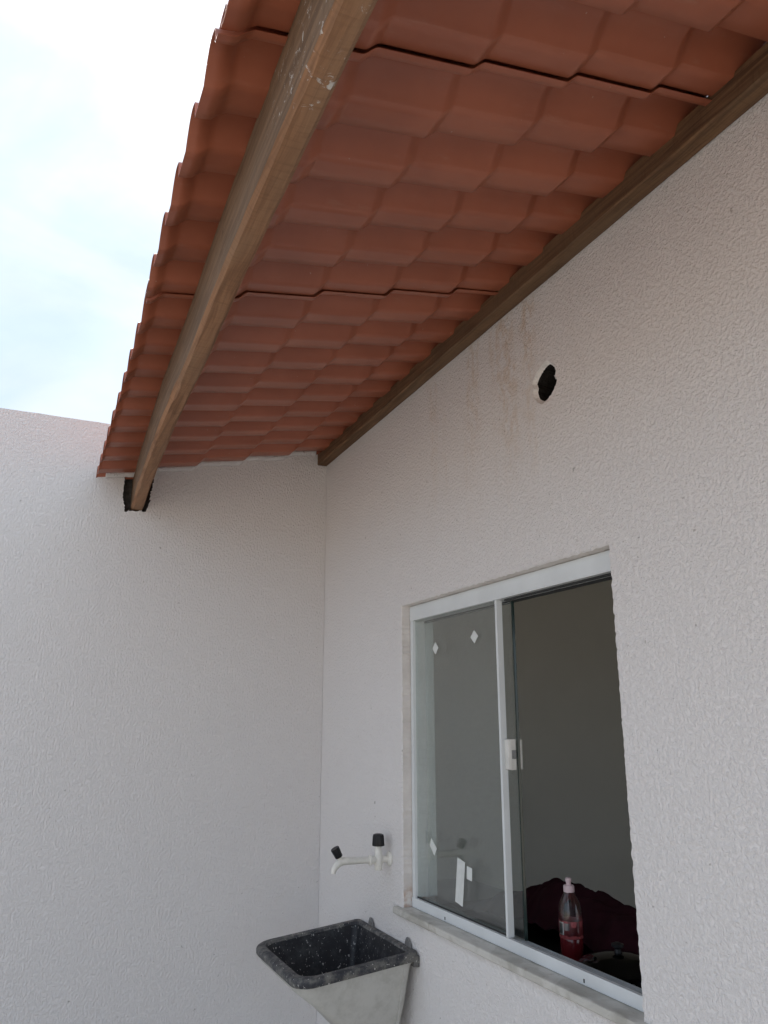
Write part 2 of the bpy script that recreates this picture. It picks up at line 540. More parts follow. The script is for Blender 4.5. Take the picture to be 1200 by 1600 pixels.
for i, (y, z) in enumerate(grow(hole, 0.010)):
    k = 1 + 0.004 * nz(y * 90, z * 90, 8) / 0.05
    rim.append((-1.719 + (y + 1.719) * k, 2.606 + (z - 2.606) * k))
wl_front = grow(wloop, 0.004)
outer = [(-9.0, 0.0), (0.13, 0.0), (0.13, 3.45), (-9.0, 3.45)]
hw = MB()
V, F = filled(outer, [wl_front, rim])
hw.add([(0, v[0], v[1]) for v in V], F, 0)
n_ = len(wloop)
for (a, xa, b, xb, mi) in ((wl_front, 0.0, wloop, 0.004, 0), (wloop, 0.004, wloop, 0.012, 1), (wloop, 0.012, [(min(max(p[0], WY0), WY1), min(max(p[1], WZ0), WZ1)) for p in wloop], WT, 1)):
    hw.rings([[(xa, p[0], p[1]) for p in a], [(xb, p[0], p[1]) for p in b]], False, False, mi)
hw.rings([[(0, p[0], p[1]) for p in rim], [(0.010, p[0], p[1]) for p in hole]], False, False, 2)
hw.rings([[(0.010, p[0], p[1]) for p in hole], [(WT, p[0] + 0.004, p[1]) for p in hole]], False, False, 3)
V, F = filled(outer, [[(min(max(p[0], WY0), WY1), min(max(p[1], WZ0), WZ1)) for p in wloop], [(p[0] + 0.004, p[1]) for p in hole]])
hw.add([(WT, v[0], v[1]) for v in V], F, 4)
hw.rings([[(0, p[0], p[1]) for p in outer], [(WT, p[0], p[1]) for p in outer]], False, False, 0)
tag(hw.build('house_wall', [M['stucco_house'], M['reveal'], M['rawplaster'], M['cavity_shade'], M['room']]),
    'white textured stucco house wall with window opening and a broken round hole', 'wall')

# ------------------------------------------------------------------ interior room behind the window
rm = MB()
x0, x1, y0, y1, z0, z1 = WT + 0.002, 3.2, -3.9, 0.02, 0.02, 2.5
rv = [(x0, y0, z0), (x1, y0, z0), (x1, y1, z0), (x0, y1, z0), (x0, y0, z1), (x1, y0, z1), (x1, y1, z1), (x0, y1, z1)]
rm.add(rv, [(0, 1, 2, 3), (4, 5, 6, 7), (1, 2, 6, 5), (2, 3, 7, 6)])
rm.box(x0, 0.7, y0 - 0.12, y0, z0, z1)  # boxes leave an unseen opening in this wall, added to brighten the room
rm.box(2.4, x1, y0 - 0.12, y0, z0, z1)
rm.box(0.7, 2.4, y0 - 0.12, y0, 2.3, z1)
rm.box(0.7, 2.4, y0 - 0.12, y0, z0, 0.5)
tag(rm.build('room_walls', M['room']), kind='structure')
# unseen closed loft box, added and blackened to keep the broken hole dark
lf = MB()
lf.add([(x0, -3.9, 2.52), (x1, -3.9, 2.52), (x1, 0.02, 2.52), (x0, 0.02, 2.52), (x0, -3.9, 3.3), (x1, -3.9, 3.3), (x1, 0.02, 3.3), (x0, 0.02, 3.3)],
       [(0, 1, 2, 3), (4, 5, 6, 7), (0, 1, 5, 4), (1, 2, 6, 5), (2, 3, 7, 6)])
tag(lf.build('dark_loft_box', M['cavity_shade']), kind='structure')

# ------------------------------------------------------------------ far boundary wall (plane Y = 0) with the beam pocket
pk0 = [(-0.912, 2.705), (-0.9089, 2.6751), (-0.9109, 2.6465), (-0.91, 2.6091), (-0.9026, 2.5819), (-0.8965, 2.55), (-0.8844, 2.5598), (-0.8624, 2.5562), (-0.8366, 2.5615), (-0.8188, 2.5588), (-0.8096, 2.5833), (-0.8048, 2.6075), (-0.8038, 2.6408), (-0.7984, 2.6701), (-0.7942, 2.7042), (-0.85, 2.72)]
pk = []
for i in range(len(pk0)):
    a, b = pk0[i], pk0[(i + 1) % len(pk0)]
    for t in (0, 0.2, 0.4, 0.6, 0.8):
        x = a[0] + (b[0] - a[0]) * t; z = a[1] + (b[1] - a[1]) * t
        pk.append((x + 0.006 * nz(x * 190, z * 190), z + 0.006 * nz(z * 190, x * 190, 3)))
tops = []
NT = 90
for i in range(NT + 1):
    x = -0.001 - i * (5.2 / NT)
    tops.append((x, 2.928 + 0.004 * nz(x * 3, 1.5) + 0.003 * nz(x * 14, 4.2)))
fout = [(-5.201, 0.0), (-0.001, 0.0)] + tops
fw = MB()
pkf = grow(pk, 0.003)
V, F = filled(fout, [pkf])
fw.add([(v[0], 0, v[1]) for v in V], F, 0)
fw.rings([[(p[0], 0, p[1]) for p in pkf], [(p[0], 0.004, p[1]) for p in pk]], False, False, 1)
fw.rings([[(p[0], 0.004, p[1]) for p in pk], [(p[0], 0.045, p[1]) for p in pk]], False, True, 1)
fw.rings([[(p[0], 0, p[1]) for p in fout], [(p[0], 0.128, p[1]) for p in fout]], False, True, 0)
farwall = tag(fw.build('boundary_wall', [M['stucco'], M['mortar']]),
              'white textured stucco boundary wall at the far end, beam end let into it', 'wall')

# ------------------------------------------------------------------ roof
PER = 0.165            # wave period along the eave
CREST0 = -0.070        # crest line next to the far wall
ROW = 0.207            # moulded tile length (plan)
STEP0 = -1.018         # first moulded step above the eave
SL, Z0, TILT = 0.26, 2.930, -0.020
AMP, STEP = 0.048, 0.0175

def wave(v):
    v = v % 1.0
    def ss(t):
        t = min(1, max(0, t)); return t * t * (3 - 2 * t)
    if v < 0.46:                       # barrel: arched, then falling to a crease
        d = v / 0.46
        return 0.86 + 0.14 * math.sin(math.pi * d / 0.7) if d < 0.35 else max(0.0, math.cos(math.pi / 2 * (d - 0.35) / 0.65)) ** 0.85
    if v < 0.92:                       # flat pan
        return 0.06 * (v - 0.46) / 0.46
    return 0.06 + 0.80 * ss((v - 0.92) / 0.08)

def stepf(u):
    u = u % 1.0; w = 0.15
    if u < 1 - w:
        return 0.5 - u / (1 - w)
    t = (u - (1 - w)) / w
    return -0.5 + t * t * (3 - 2 * t)

FLAT = None
def roof_z(x, y, dz=0.0):
    u = (x - STEP0) / ROW
    v = -(y - CREST0) / PER           # grows towards the camera
    return Z0 + SL * x + TILT * y + dz + AMP * (FLAT(y) if FLAT is not None else wave(1.0 - (v % 1.0))) + STEP * stepf(u)

def roof_n(x, y):
    e = 0.0015
    zx = (roof_z(x + e, y) - roof_z(x - e, y)) / (2 * e)
    zy = (roof_z(x, y + e) - roof_z(x, y - e)) / (2 * e)
    return Vector((zx, zy, -1)).normalized()

def patch(name, xs, ys, parent, org, dz=0.0, thick=0.0014):
    nx, ny = len(xs), len(ys)
    vs_, ns = [], []
    for layer in (0, 1):
        for i in range(nx):
            for j in range(ny):
                x = xs[i][j] if isinstance(xs[i], list) else xs[i]
                y = ys[j]
                # sample just inside the patch so steps at the border keep their own side
                xe = min(max(x, (xs[0][j] if isinstance(xs[0], list) else xs[0]) + 1e-5), (xs[-1][j] if isinstance(xs[-1], list) else xs[-1]) - 1e-5)
                vs_.append((x - org[0], y - org[1], roof_z(xe, y) + dz - org[2] + layer * thick))
                nn = roof_n(xe, y)
                ns.append(nn if layer == 0 else -nn)
    fs = []
    k = nx * ny
    for i in range(nx - 1):
        for j in range(ny - 1):
            a, b, c, d = i * ny + j, (i + 1) * ny + j, (i + 1) * ny + j + 1, i * ny + j + 1
            fs.append((a, d, c, b)); fs.append((k + a, k + b, k + c, k + d))
    ring = [i * ny for i in range(nx)] + [(nx - 1) * ny + j for j in range(1, ny)] + [i * ny + ny - 1 for i in range(nx - 2, -1, -1)] + [j for j in range(ny - 2, 0, -1)]
    for a, b in zip(ring, ring[1:] + ring[:1]):
        fs.append((a, b, k + b, k + a))
    me = bpy.data.meshes.new(name)
    me.from_pydata(vs_, [], fs)
    me.materials.append(M['tile'])
    nf = (nx - 1) * (ny - 1) * 2
    for i, p in enumerate(me.polygons):
        p.use_smooth = i < nf
    me.update()
    me.normals_split_custom_set([tuple(ns[me.loops[li].vertex_index]) if p.index < nf else tuple(p.normal) for p in me.polygons for li in p.loop_indices])
    return me

roof = empty('tiled_roof', (-0.5, -2.0, 2.6))
tag(roof, 'terracotta moulded tile sheet roof sloping down from the house wall', 'roof')
def vgrid():
    # from the end of the pan on the camera side over the barrel and across the next pan
    return [0, .02, .04, .06, .08, .12, .17, .22, .27, .32, .37, .42, .46, .50, .525, .537, .543, .68, .84, 1.0]
TROUGH0 = CREST0 + 0.92 * PER
UG = [0, .12, .3, .5, .7, .80, .82, .845, .87, .90, .93, .955, .98, 1.0]
bounds = [STEP0 + ROW * k for k in range(0, 6)]
def eave_x(y): return -1.027 + 0.0195 * y
tile_cache = {}
sheets = [(0, 5), (5, 10), (10, 15), (15, 20), (20, 25), (25, 30), (30, 35)]
gaps = [0.001, 0.006, 0.012, 0.006, 0.006, 0.006, 0.0]
for si, (n0, n1) in enumerate(sheets):
    ysfar, ysnear = min(0.004, TROUGH0 - n0 * PER), TROUGH0 - n1 * PER
    oy = (ysfar + ysnear) / 2
    # an unseen cover strip added over the joint to shut out sky light
    xs = [eave_x(ysfar) + 0.006]
    for b in bounds:
        for u in UG[:-1]:
            x = b + u * ROW
            if xs[0] + 0.004 < x < -0.004: xs.append(x)
    xs.append(-0.003)
    ycover = [ysfar + t * PER for t in ((-0.34, -0.22, -0.17, -0.14, -0.06, 0.08, 0.20, 0.34) if si else (0.0, 0.03))]
    # covers the open joint: lies on the near pan, springs up to crest height and down on to the next barrel
    cover = list(zip(ycover, (0.10, 0.10, 0.16, 0.80, 1.15, 1.15, 1.02, 0.76)))
    def FLAT_(y, cover=cover):
        for (a, va), (b, vb) in zip(cover, cover[1:]):
            if a <= y <= b: return va + (vb - va) * (y - a) / (b - a)
        return cover[0][1] if y < cover[0][0] else cover[-1][1]
    FLAT = FLAT_ if si else None
    me = patch('roofing_sheet', xs, ycover, roof, (-0.5, oy, 2.7), 0.0)
    FLAT = None
    sh = bpy.data.objects.new('roofing_sheet', me)
    col.objects.link(sh); sh.parent = roof
    sh.location = Vector((-0.5, oy, 2.7)) - Vector(roof.location)
    gap = gaps[si]                       # the near edge hangs a little, so the joint stands open
    sh.location.x += [0.0, 0.002, -0.003, 0.001, 0.0, 0.0, 0.0][si]
    for c in range(n1 - n0):
        yc0 = TROUGH0 - (n0 + c) * PER          # far trough of this column
        dzc = -gap * ((c + 1) / (n1 - n0)) ** 1.5
        for r in range(-1, 5):
            ysl = [yc0 - (1 - t) * PER for t in vgrid()]
            last = c == n1 - n0 - 1
            if last:                     # the pan runs on a little under the next sheet
                ysl = [ysnear - 0.11 * PER, ysnear - 0.055 * PER] + ysl
            if c == 0 and si > 0:        # and this one stops short of it: the joint stands open
                ysl = [y for y in ysl if y < yc0 - 0.115 * PER] + [yc0 - 0.105 * PER]
            if n0 + c == 0:
                ysl = [y for y in ysl if y < 0.0] + [0.004]
            key = (r, n0 + c == 0, last, c == 0 and si > 0)
            if r == -1:
                xsl = []
                for t in (0, 0.25, 0.5, 0.75, 1.0):
                    xsl.append([eave_x(y) + (STEP0 - eave_x(y)) * t for y in ysl])
                me = patch('roof_tile', xsl, ysl, sh, (STEP0, yc0, Z0 + SL * STEP0 + TILT * yc0))
                bx0 = STEP0
            else:
                xa = bx0 = bounds[r]; xb = min(bounds[r + 1], -0.003)
                if key not in tile_cache:
                    xsl = [xa + u * ROW for u in UG if xa + u * ROW < xb - 1e-4] + [xb]
                    tile_cache[key] = patch('roof_tile', xsl, ysl, sh, (xa, yc0, Z0 + SL * xa + TILT * yc0))
                me = tile_cache[key]
            t = bpy.data.objects.new('roof_tile', me)
            col.objects.link(t); t.parent = sh
            wloc = Vector((bx0, yc0, Z0 + SL * bx0 + TILT * yc0 + dzc))
            t.location = wloc - Vector((-0.5, oy, 2.7))

# plaster run up against the last tiles along the far wall
pf = MB()
rings = []
for i in range(240):
    x = -0.99 + i * (0.93 / 239)
    z = Z0 + SL * x + STEP * stepf((x - STEP0) / ROW) + 0.006 + 0.0025 * nz(x * 40, 7)
    rings.append([(x, -0.001, z + 0.000), (x, -0.005, z + 0.003), (x, -0.010, z + 0.008), (x, -0.013, z + 0.02), (x, -0.001, z + 0.03)])
pf.rings(rings)
pf.build('plaster_bead', M['stucco'], farwall, smooth=True)

# ------------------------------------------------------------------ timber beams
def lerp_tab(tab, y):
    for (a, va), (b, vb) in zip(tab, tab[1:]):
        if b <= y <= a:
            return va + (vb - va) * (y - a) / (b - a)
    return tab[-1][1] if y < tab[-1][0] else tab[0][1]
bx = [(0.12, -0.872), (0.0, -0.877), (-0.4, -0.902), (-0.73, -0.917), (-1.05, -0.932), (-1.55, -0.944), (-1.97, -0.960), (-2.6, -0.974), (-5.7, -1.02)]
bm_ = MB(); rings = []
N = 150
for i in range(N + 1):
    y = 0.075 - i * (5.8 / N)
    xl = lerp_tab(bx, y) + 0.0012 * nz(y * 6, 1); xr = xl + 0.049 + 0.0012 * nz(y * 7, 9)
    zb = 2.563 + 0.0022 * nz(y * 5, 3) + 0.001 * nz(y * 21, 4)
    zt = Z0 + SL * (xl + 0.02) + TILT * y - 0.006
    c1 = 0.0080 + 0.004 * abs(nz(y * 9, 12)) + (0.006 if nz(y * 4.2, 31) > 0.38 else 0)
    c2 = 0.007 + 0.004 * abs(nz(y * 9, 17))
    rings.append([(xl, y, zt), (xl, y, (zb + zt) / 2), (xl, y, zb + c1), (xl + c1, y, zb), ((xl + xr) / 2, y, zb - 0.0007), (xr - c2, y, zb), (xr, y, zb + c2), (xr, y, (zb + zt) / 2), (xr, y, zt)])
bm_.rings(rings)
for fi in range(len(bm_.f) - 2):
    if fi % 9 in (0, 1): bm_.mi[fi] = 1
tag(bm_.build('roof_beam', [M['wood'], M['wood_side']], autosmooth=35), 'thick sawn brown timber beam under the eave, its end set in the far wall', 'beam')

pm = MB(); rings = []
for i in range(N + 1):
    y = -0.004 - i * (5.7 / N)
    xl = -0.050 + 0.0015 * nz(y * 5, 41)
    zb = 2.868 + 0.0155 * -y + 0.0015 * nz(y * 7, 43)
    zt = Z0 + SL * xl + TILT * y + 0.004 + 0.002 * nz(y * 9, 47)
    c1 = 0.003 + 0.003 * abs(nz(y * 9, 51))
    rings.append([(-0.002, y, zt + 0.012), (xl, y, zt), (xl, y, zb + c1), (xl + c1, y, zb), (-0.006, y, zb + 0.001), (-0.002, y, zb + 0.004)])
pm.rings(rings)
tag(pm.build('wall_batten', M['wood_dark'], autosmooth=35), 'dark brown timber batten fixed along the house wall under the roof', 'beam')

# ------------------------------------------------------------------ sliding window
win = empty('sliding_window', (0.06, -1.365, 1.085))
tag(win, 'white framed glass sliding window, half open, with marble sill', 'window')
XF = 0.033
JY0, JY1 = WY0 + 0.004, WY1 - 0.003
def part(name, mat, boxes, parent=win, bevel=0.0012, smooth=False):
    m = MB()
    for b in boxes: m.box(*b)
    return m.build(name, mat, parent, bevel=bevel)
part('head_rail', M['alu'], [(XF, XF + 0.060, JY0, JY1, 2.046, 2.098)])
part('head_track', M['rubber'], [(XF + 0.017, XF + 0.022, JY0 + 0.02, -1.40, 2.040, 2.046), (XF + 0.050, XF + 0.056, JY0 + 0.02, JY1 - 0.02, 2.039, 2.046)], bevel=0)
part('jamb', M['alu'], [(XF + 0.002, XF + 0.086, JY1 - 0.019, JY1, 1.130, 2.046)])
part('jamb', M['alu'], [(XF + 0.002, XF + 0.058, JY0, JY0 + 0.021, 1.130, 2.046)])
part('bottom_rail', M['alu'], [(XF, XF + 0.012, JY0, JY1, 1.1005, 1.1305), (XF + 0.012, XF + 0.060, JY0, JY1, 1.1005, 1.112)])
part('bottom_track', M['alu_grey'], [(XF + 0.024, XF + 0.027, JY0 + 0.021, JY1 - 0.021, 1.112, 1.126), (XF + 0.031, XF + 0.034, JY0 + 0.021, JY1 - 0.021, 1.112, 1.126), (XF + 0.048, XF + 0.051, JY0 + 0.021, JY1 - 0.021, 1.112, 1.124)], bevel=0.0005)
for y, x in ((-1.03, XF - 0.0008), (-1.70, XF - 0.0008)):
    m = MB(); m.box(x, x + 0.003, y - 0.0022, y + 0.0022, 1.106, 1.114); m.build('drain_slot', M['rubber'], win)
part('mullion', M['alu'], [(XF + 0.001, XF + 0.021, -1.3815, -1.371, 1.131, 2.0455)])
# fixed pane
fp = MB(); fp.box(XF + 0.012, XF + 0.018, -1.372, JY1 - 0.020, 1.1135, 2.0455)
fixed = fp.build('fixed_pane', M['glass'], win)
gk = MB()
gk.box(XF + 0.0095, XF + 0.0119, -1.371, JY1 - 0.021, 1.1307, 1.1345)
gk.build('pane_seal', M['rubber'], win)
# sliding pane, pushed left behind the fixed one
SX = XF + 0.038
sp_ = MB(); sp_.box(SX, SX + 0.008, -1.404, -0.850, 1.126, 2.040)
slide = sp_.build('sliding_pane', M['glass'], win)
ed = MB(); ed.box(SX - 0.0003, SX + 0.0083, -1.4075, -1.4040, 1.126, 2.040)
ed.build('pane_edge', M['glass_edge'], slide, bevel=0.0006)
# lock on the sliding pane: arched plate outside and inside
def arch_plate(x0, x1, yc, zc, w, h, bulge):
    r = []
    for x, k in ((x0, 0.86), (x0 + (x1 - x0) * 0.3, 1.0), (x1, 1.0)):
        pts = []
        for t in range(9):
            z = -h / 2 + h * t / 8
            pts.append((x, yc + (w / 2 + bulge * (1 - (2 * t / 8 - 1) ** 2)) * k, zc + z * (0.96 if k < 1 else 1)))
        for t in range(8, -1, -1):
            z = -h / 2 + h * t / 8
            pts.append((x, yc - w / 2 * k, zc + z * (0.96 if k < 1 else 1)))
        r.append(pts)
    m = MB(); m.rings(r); return m
lk = arch_plate(SX - 0.026, SX - 0.001, -1.3835, 1.604, 0.036, 0.084, 0.006).build('lock', M['white_plastic'], slide, bevel=0.001)
m = MB(); m.box(SX - 0.016, SX - 0.002, -1.4030, -1.4014, 1.592, 1.616)
m.build('lock_strike', M['metal_dark'], lk)
arch_plate(SX + 0.022, SX + 0.0095, -1.384, 1.604, 0.034, 0.082, 0.004).build('lock', M['white_plastic'], slide, bevel=0.001)
# stickers on the fixed pane
XS = XF + 0.0112
def sticker(name, pts, mat=M['paper'], parent=fixed, x=XS):
    m = MB()
    m.rings([[(x, y, z) for y, z in pts], [(x + 0.0006, y, z) for y, z in pts]])
    return m.build(name, mat, parent)
def diamond(y, z, w, h, sk=0.0):
    return [(y, z - h / 2), (y + w / 2, z + sk), (y, z + h / 2), (y - w / 2, z + sk)]
sticker('sticker', diamond(-0.975, 1.936, 0.042, 0.042))
sticker('sticker', diamond(-1.232, 1.951, 0.046, 0.042))
sticker('sticker', [(-0.915, 1.303), (-0.925, 1.328), (-0.962, 1.299), (-0.945, 1.277)])
def rot_rect(y, z, w, h, a):
    ca, sa = math.cos(R(a)), math.sin(R(a))
    return [(y + u * ca - v * sa, z + u * sa + v * ca) for u, v in ((-w / 2, -h / 2), (w / 2, -h / 2), (w / 2, h / 2), (-w / 2, h / 2))]
sticker('sticker', rot_rect(-1.108, 1.225, 0.046, 0.128, 9))
sticker('sticker', rot_rect(-1.165, 1.257, 0.030, 0.036, 5))
# marble sill, its front edge chipped
sl = MB(); rings = []
for i in range(121):
    y = -0.765 - i * (1.20 / 120)
    ch = max(0, nz(y * 16, 61) - 0.30) * 0.010 + max(0, nz(y * 60, 64) - 0.35) * 0.006
    z1_ = 1.1002
    rings.append([(0.05, y, z1_ - 0.001), (-0.013 + ch, y, z1_ - 0.0005), (-0.0185 + ch, y, z1_ - 0.003 - ch * .6), (-0.020 + ch * .5, y, z1_ - 0.007), (-0.020, y, z1_ - 0.019), (-0.017, y, z1_ - 0.022), (0.05, y, z1_ - 0.022)])
# the part beyond the reveal stands only in front of the wall
for r_ in rings[:4]:
    for k in (0, 6): r_[k] = (-0.0005, r_[k][1], r_[k][2])
for r_ in rings[-4:]:
    for k in (0, 6): r_[k] = (-0.0005, r_[k][1], r_[k][2])
sl.rings(rings)
sl.build('sill', M['marble'], win, autosmooth=40)

# ------------------------------------------------------------------ tap on the house wall
TY, TZ = -0.698, 1.236
tap = empty('wall_tap', (0, TY, TZ))
tag(tap, 'ivory plastic wall tap with two black knobs above the laundry sink', 'tap')
m = MB(); m.lathe([(0.024, 0.0005), (0.024, 0.004), (0.019, 0.008), (0.012, 0.010)], (0, TY, TZ), (-1, 0, 0)); m.build('wall_flange', M['tap_plastic'], tap, autosmooth=40)
m = MB(); m.tube([(-0.008, TY, TZ), (-0.040, TY, TZ)], 0.0115); m.tube([(-0.050, TY, TZ), (-0.074, TY, TZ)], 0.012)
m.build('inlet_pipe', M['tap_plastic'], tap, autosmooth=40)
m = MB(); m.lathe([(0.0125, -0.034), (0.0135, -0.032), (0.0135, -0.018), (0.0155, -0.014), (0.0155, 0.014), (0.0125, 0.018), (0.0115, 0.046)], (-0.043, TY, TZ), (0, 0, 1))
m.build('valve_body', M['tap_plastic'], tap, autosmooth=40)
m = MB(); prof = [(0.0205, 0.0), (0.0215, 0.003), (0.0195, 0.030), (0.0180, 0.036), (0.0110, 0.039)]
rs = []
for r_, h_ in prof:
    rs.append([(-0.043 + r_ * (1 + 0.05 * math.cos(a * 8)) * math.cos(a), TY + r_ * (1 + 0.05 * math.cos(a * 8)) * math.sin(a), TZ + 0.044 + h_) for a in [2 * math.pi * i / 48 for i in range(48)]])
m.rings(rs); m.build('knob', M['black_plastic'], tap, autosmooth=40)
m = MB(); m.lathe([(0.013, 0.0), (0.0175, 0.001), (0.0175, 0.006), (0.014, 0.008), (0.0135, 0.020)], (-0.078, TY, TZ), (1, 0, 0), 20)
m.build('union_nut', M['tap_plastic'], tap, autosmooth=40)
path = [(-0.074, TY, TZ), (-0.10, TY, TZ + 0.001), (-0.165, TY, TZ + 0.003), (-0.178, TY, TZ + 0.002), (-0.190, TY, TZ - 0.003), (-0.200, TY, TZ - 0.012), (-0.206, TY, TZ - 0.022), (-0.2085, TY, TZ - 0.034)]
m = MB(); m.tube(path, [0.0115, 0.0115, 0.0125, 0.0125, 0.0120, 0.0110, 0.0095, 0.0085], 16)
m.build('spout', M['tap_plastic'], tap, autosmooth=50)
ax = Vector((-0.50, 0.0, 0.87)).normalized()
o0 = Vector((-0.183, TY, TZ + 0.008))
m = MB(); m.lathe([(0.009, 0.0), (0.009, 0.012)], o0, ax, 16); m.build('spindle', M['tap_plastic'], tap, autosmooth=40)
m = MB(); m.lathe([(0.0125, 0.010), (0.0135, 0.012), (0.0155, 0.040), (0.0145, 0.043)], o0, ax, 12); m.build('knob', M['black_plastic'], tap, autosmooth=25)

# ------------------------------------------------------------------ laundry sink hung on the house wall
sink = empty('laundry_sink', (0, -0.68, 0.66))
tag(sink, 'black laundry sink with grimy rim and pale tapering body on the wall', 'sink')
SY0, SY1, SXF = -0.925, -0.435, -0.405
TLT = 0.105                                     # it sags forward
def sz(x, z): return z + TLT * x + (-0.0)
def rrect(x0_, x1_, y0_, y1_, r0, r1, z, k=7):
    """rounded rectangle: r0 = radius of the corners away from the wall, r1 = at the wall"""
    pts = []
    for cx, cy, a0, r in ((x1_ - r1, y0_ + r1, -90, r1), (x1_ - r1, y1_ - r1, 0, r1), (x0_ + r0, y1_ - r0, 90, r0), (x0_ + r0, y0_ + r0, 180, r0)):
        for i in range(k):
            a = R(a0 + 90 * i / (k - 1))
            x = cx + r * math.cos(a); y = cy + r * math.sin(a)
            pts.append((x, y, sz(x, z)))
    return pts
ZR = 0.998
rings = []
rings.append(rrect(SXF + 0.004, -0.004, SY0 + 0.004, SY1 - 0.004, 0.066, 0.022, ZR - 0.026))
rings.append(rrect(SXF, -0.002, SY0, SY1, 0.07, 0.024, ZR - 0.020))
rings.append(rrect(SXF, -0.002, SY0, SY1, 0.07, 0.024, ZR - 0.006))
rings.append(rrect(SXF + 0.004, -0.005, SY0 + 0.004, SY1 - 0.004, 0.066, 0.022, ZR - 0.001))
rings.append(rrect(SXF + 0.012, -0.010, SY0 + 0.012, SY1 - 0.012, 0.060, 0.02, ZR))
rings.append(rrect(SXF + 0.028, -0.022, SY0 + 0.028, SY1 - 0.028, 0.05, 0.02, ZR - 0.001))
rings.append(rrect(SXF + 0.034, -0.026, SY0 + 0.034, SY1 - 0.034, 0.045, 0.02, ZR - 0.010))
for i, r_ in enumerate(rings):
    rings[i] = [(p[0], p[1], p[2] + 0.0016 * nz(p[0] * 30, p[1] * 30, i)) for p in r_]
m = MB(); m.rings(rings, False, False); rimo = m.build('rim', M['sink_rim'], sink, autosmooth=50)
rings = [rrect(SXF + 0.0335, -0.0255, SY0 + 0.0335, SY1 - 0.0335, 0.045, 0.02, ZR - 0.008),
         rrect(SXF + 0.048, -0.036, SY0 + 0.046, SY1 - 0.046, 0.045, 0.02, ZR - 0.05),
         rrect(SXF + 0.150, -0.055, SY0 + 0.075, SY1 - 0.075, 0.036, 0.02, ZR - 0.14),
         rrect(SXF + 0.245, -0.070, SY0 + 0.105, SY1 - 0.105, 0.03, 0.02, ZR - 0.24),
         rrect(SXF + 0.260, -0.085, SY0 + 0.130, SY1 - 0.130, 0.02, 0.02, ZR - 0.25)]
m = MB(); m.rings(rings, False, True); m.build('basin', M['sink_in'], sink, autosmooth=50)
rings = [rrect(SXF + 0.012, -0.012, SY0 + 0.012, SY1 - 0.012, 0.058, 0.02, ZR - 0.025),
         rrect(SXF + 0.018, -0.022, SY0 + 0.018, SY1 - 0.018, 0.05, 0.018, ZR - 0.045),
         rrect(SXF + 0.138, -0.030, SY0 + 0.045, SY1 - 0.045, 0.03, 0.016, ZR - 0.15),
         rrect(SXF + 0.235, -0.040, SY0 + 0.080, SY1 - 0.080, 0.028, 0.016, ZR - 0.258),
         rrect(SXF + 0.255, -0.060, SY0 + 0.100, SY1 - 0.100, 0.02, 0.016, ZR - 0.27)]
m = MB(); m.rings(rings, False, True); m.build('body', M['sink_body'], sink, autosmooth=60)
# stiffening flange along the back edge of the near side, and along the front edge
m = MB()
m.rings([[(x, y, sz(x, z)) for x, y, z in q] for q in (
    [(-0.050, SY0 + 0.012, ZR - 0.030), (-0.042, SY0 + 0.012, ZR - 0.030), (-0.042, SY0 + 0.026, ZR - 0.030), (-0.050, SY0 + 0.026, ZR - 0.030)],
    [(-0.058, SY0 + 0.070, ZR - 0.258), (-0.050, SY0 + 0.070, ZR - 0.258), (-0.050, SY0 + 0.086, ZR - 0.258), (-0.058, SY0 + 0.086, ZR - 0.258)])])
m.build('flange', M['sink_body'], sink, bevel=0.001)
m = MB()
m.box(-0.020, -0.001, SY0 + 0.002, SY0 + 0.05, ZR - 0.045, ZR - 0.012)
m.build('bracket', M['sink_rim'], sink, bevel=0.003)
for yy in (-0.555, -0.850):
    m = MB()
    pts = [(-0.024, 0.0), (-0.020, 0.018), (-0.006, 0.032), (0.006, 0.034), (0.014, 0.022), (0.022, 0.0)]
    m.rings([[(-0.003, yy + a, ZR - 0.010 + b) for a, b in pts], [(-0.010, yy + a, ZR - 0.010 + b) for a, b in pts]])
    m.build('mounting_tab', M['metal_dark'], sink, bevel=0.001)
# ------------------------------------------------------------------ inside the kitchen: counter and what stands on it
CZ = 1.010
c = MB(); c.box(WT + 0.004, 0.72, -3.2, 0.015, CZ - 0.03, CZ)
c.box(0.66, 0.68, -3.2, 0.015, 0.03, CZ - 0.031)
tag(c.build('kitchen_counter', M['counter'], bevel=0.003), 'dark stone kitchen counter inside the window', 'counter')

BX, BY = 0.245, -1.376
bt = empty('detergent_bottle', (BX, BY, CZ))
tag(bt, 'clear bottle of red detergent with push cap behind the open window', 'bottle')
def lathe_part(name, prof, mat, parent, ribs=0.0, seg=40):
    m = MB(); rs = []
    for r_, h_ in prof:
        rs.append([(BX + r_ * (1 + ribs * max(0, math.cos(a * 8))) * math.cos(a), BY + r_ * (1 + ribs * max(0, math.cos(a * 8))) * math.sin(a), CZ + h_) for a in [2 * math.pi * i / seg for i in range(seg)]])
    m.rings(rs); return m.build(name, mat, parent, autosmooth=50)
lathe_part('liquid', [(0.026, 0.002), (0.0315, 0.006), (0.0315, 0.050), (0.0295, 0.056), (0.0315, 0.062), (0.0315, 0.108), (0.029, 0.112)], M['liquid'], bt)
lathe_part('body', [(0.031, 0.108), (0.0330, 0.112), (0.0330, 0.118), (0.0320, 0.150), (0.0320, 0.158), (0.0315, 0.172), (0.0270, 0.192), (0.0180, 0.210), (0.0130, 0.218), (0.0130, 0.226)], M['pet'], bt, 0.035, 64)
lb = lathe_part('label', [(0.0322, 0.102), (0.0326, 0.103), (0.0326, 0.146), (0.0322, 0.147)], M['label_red'], bt)
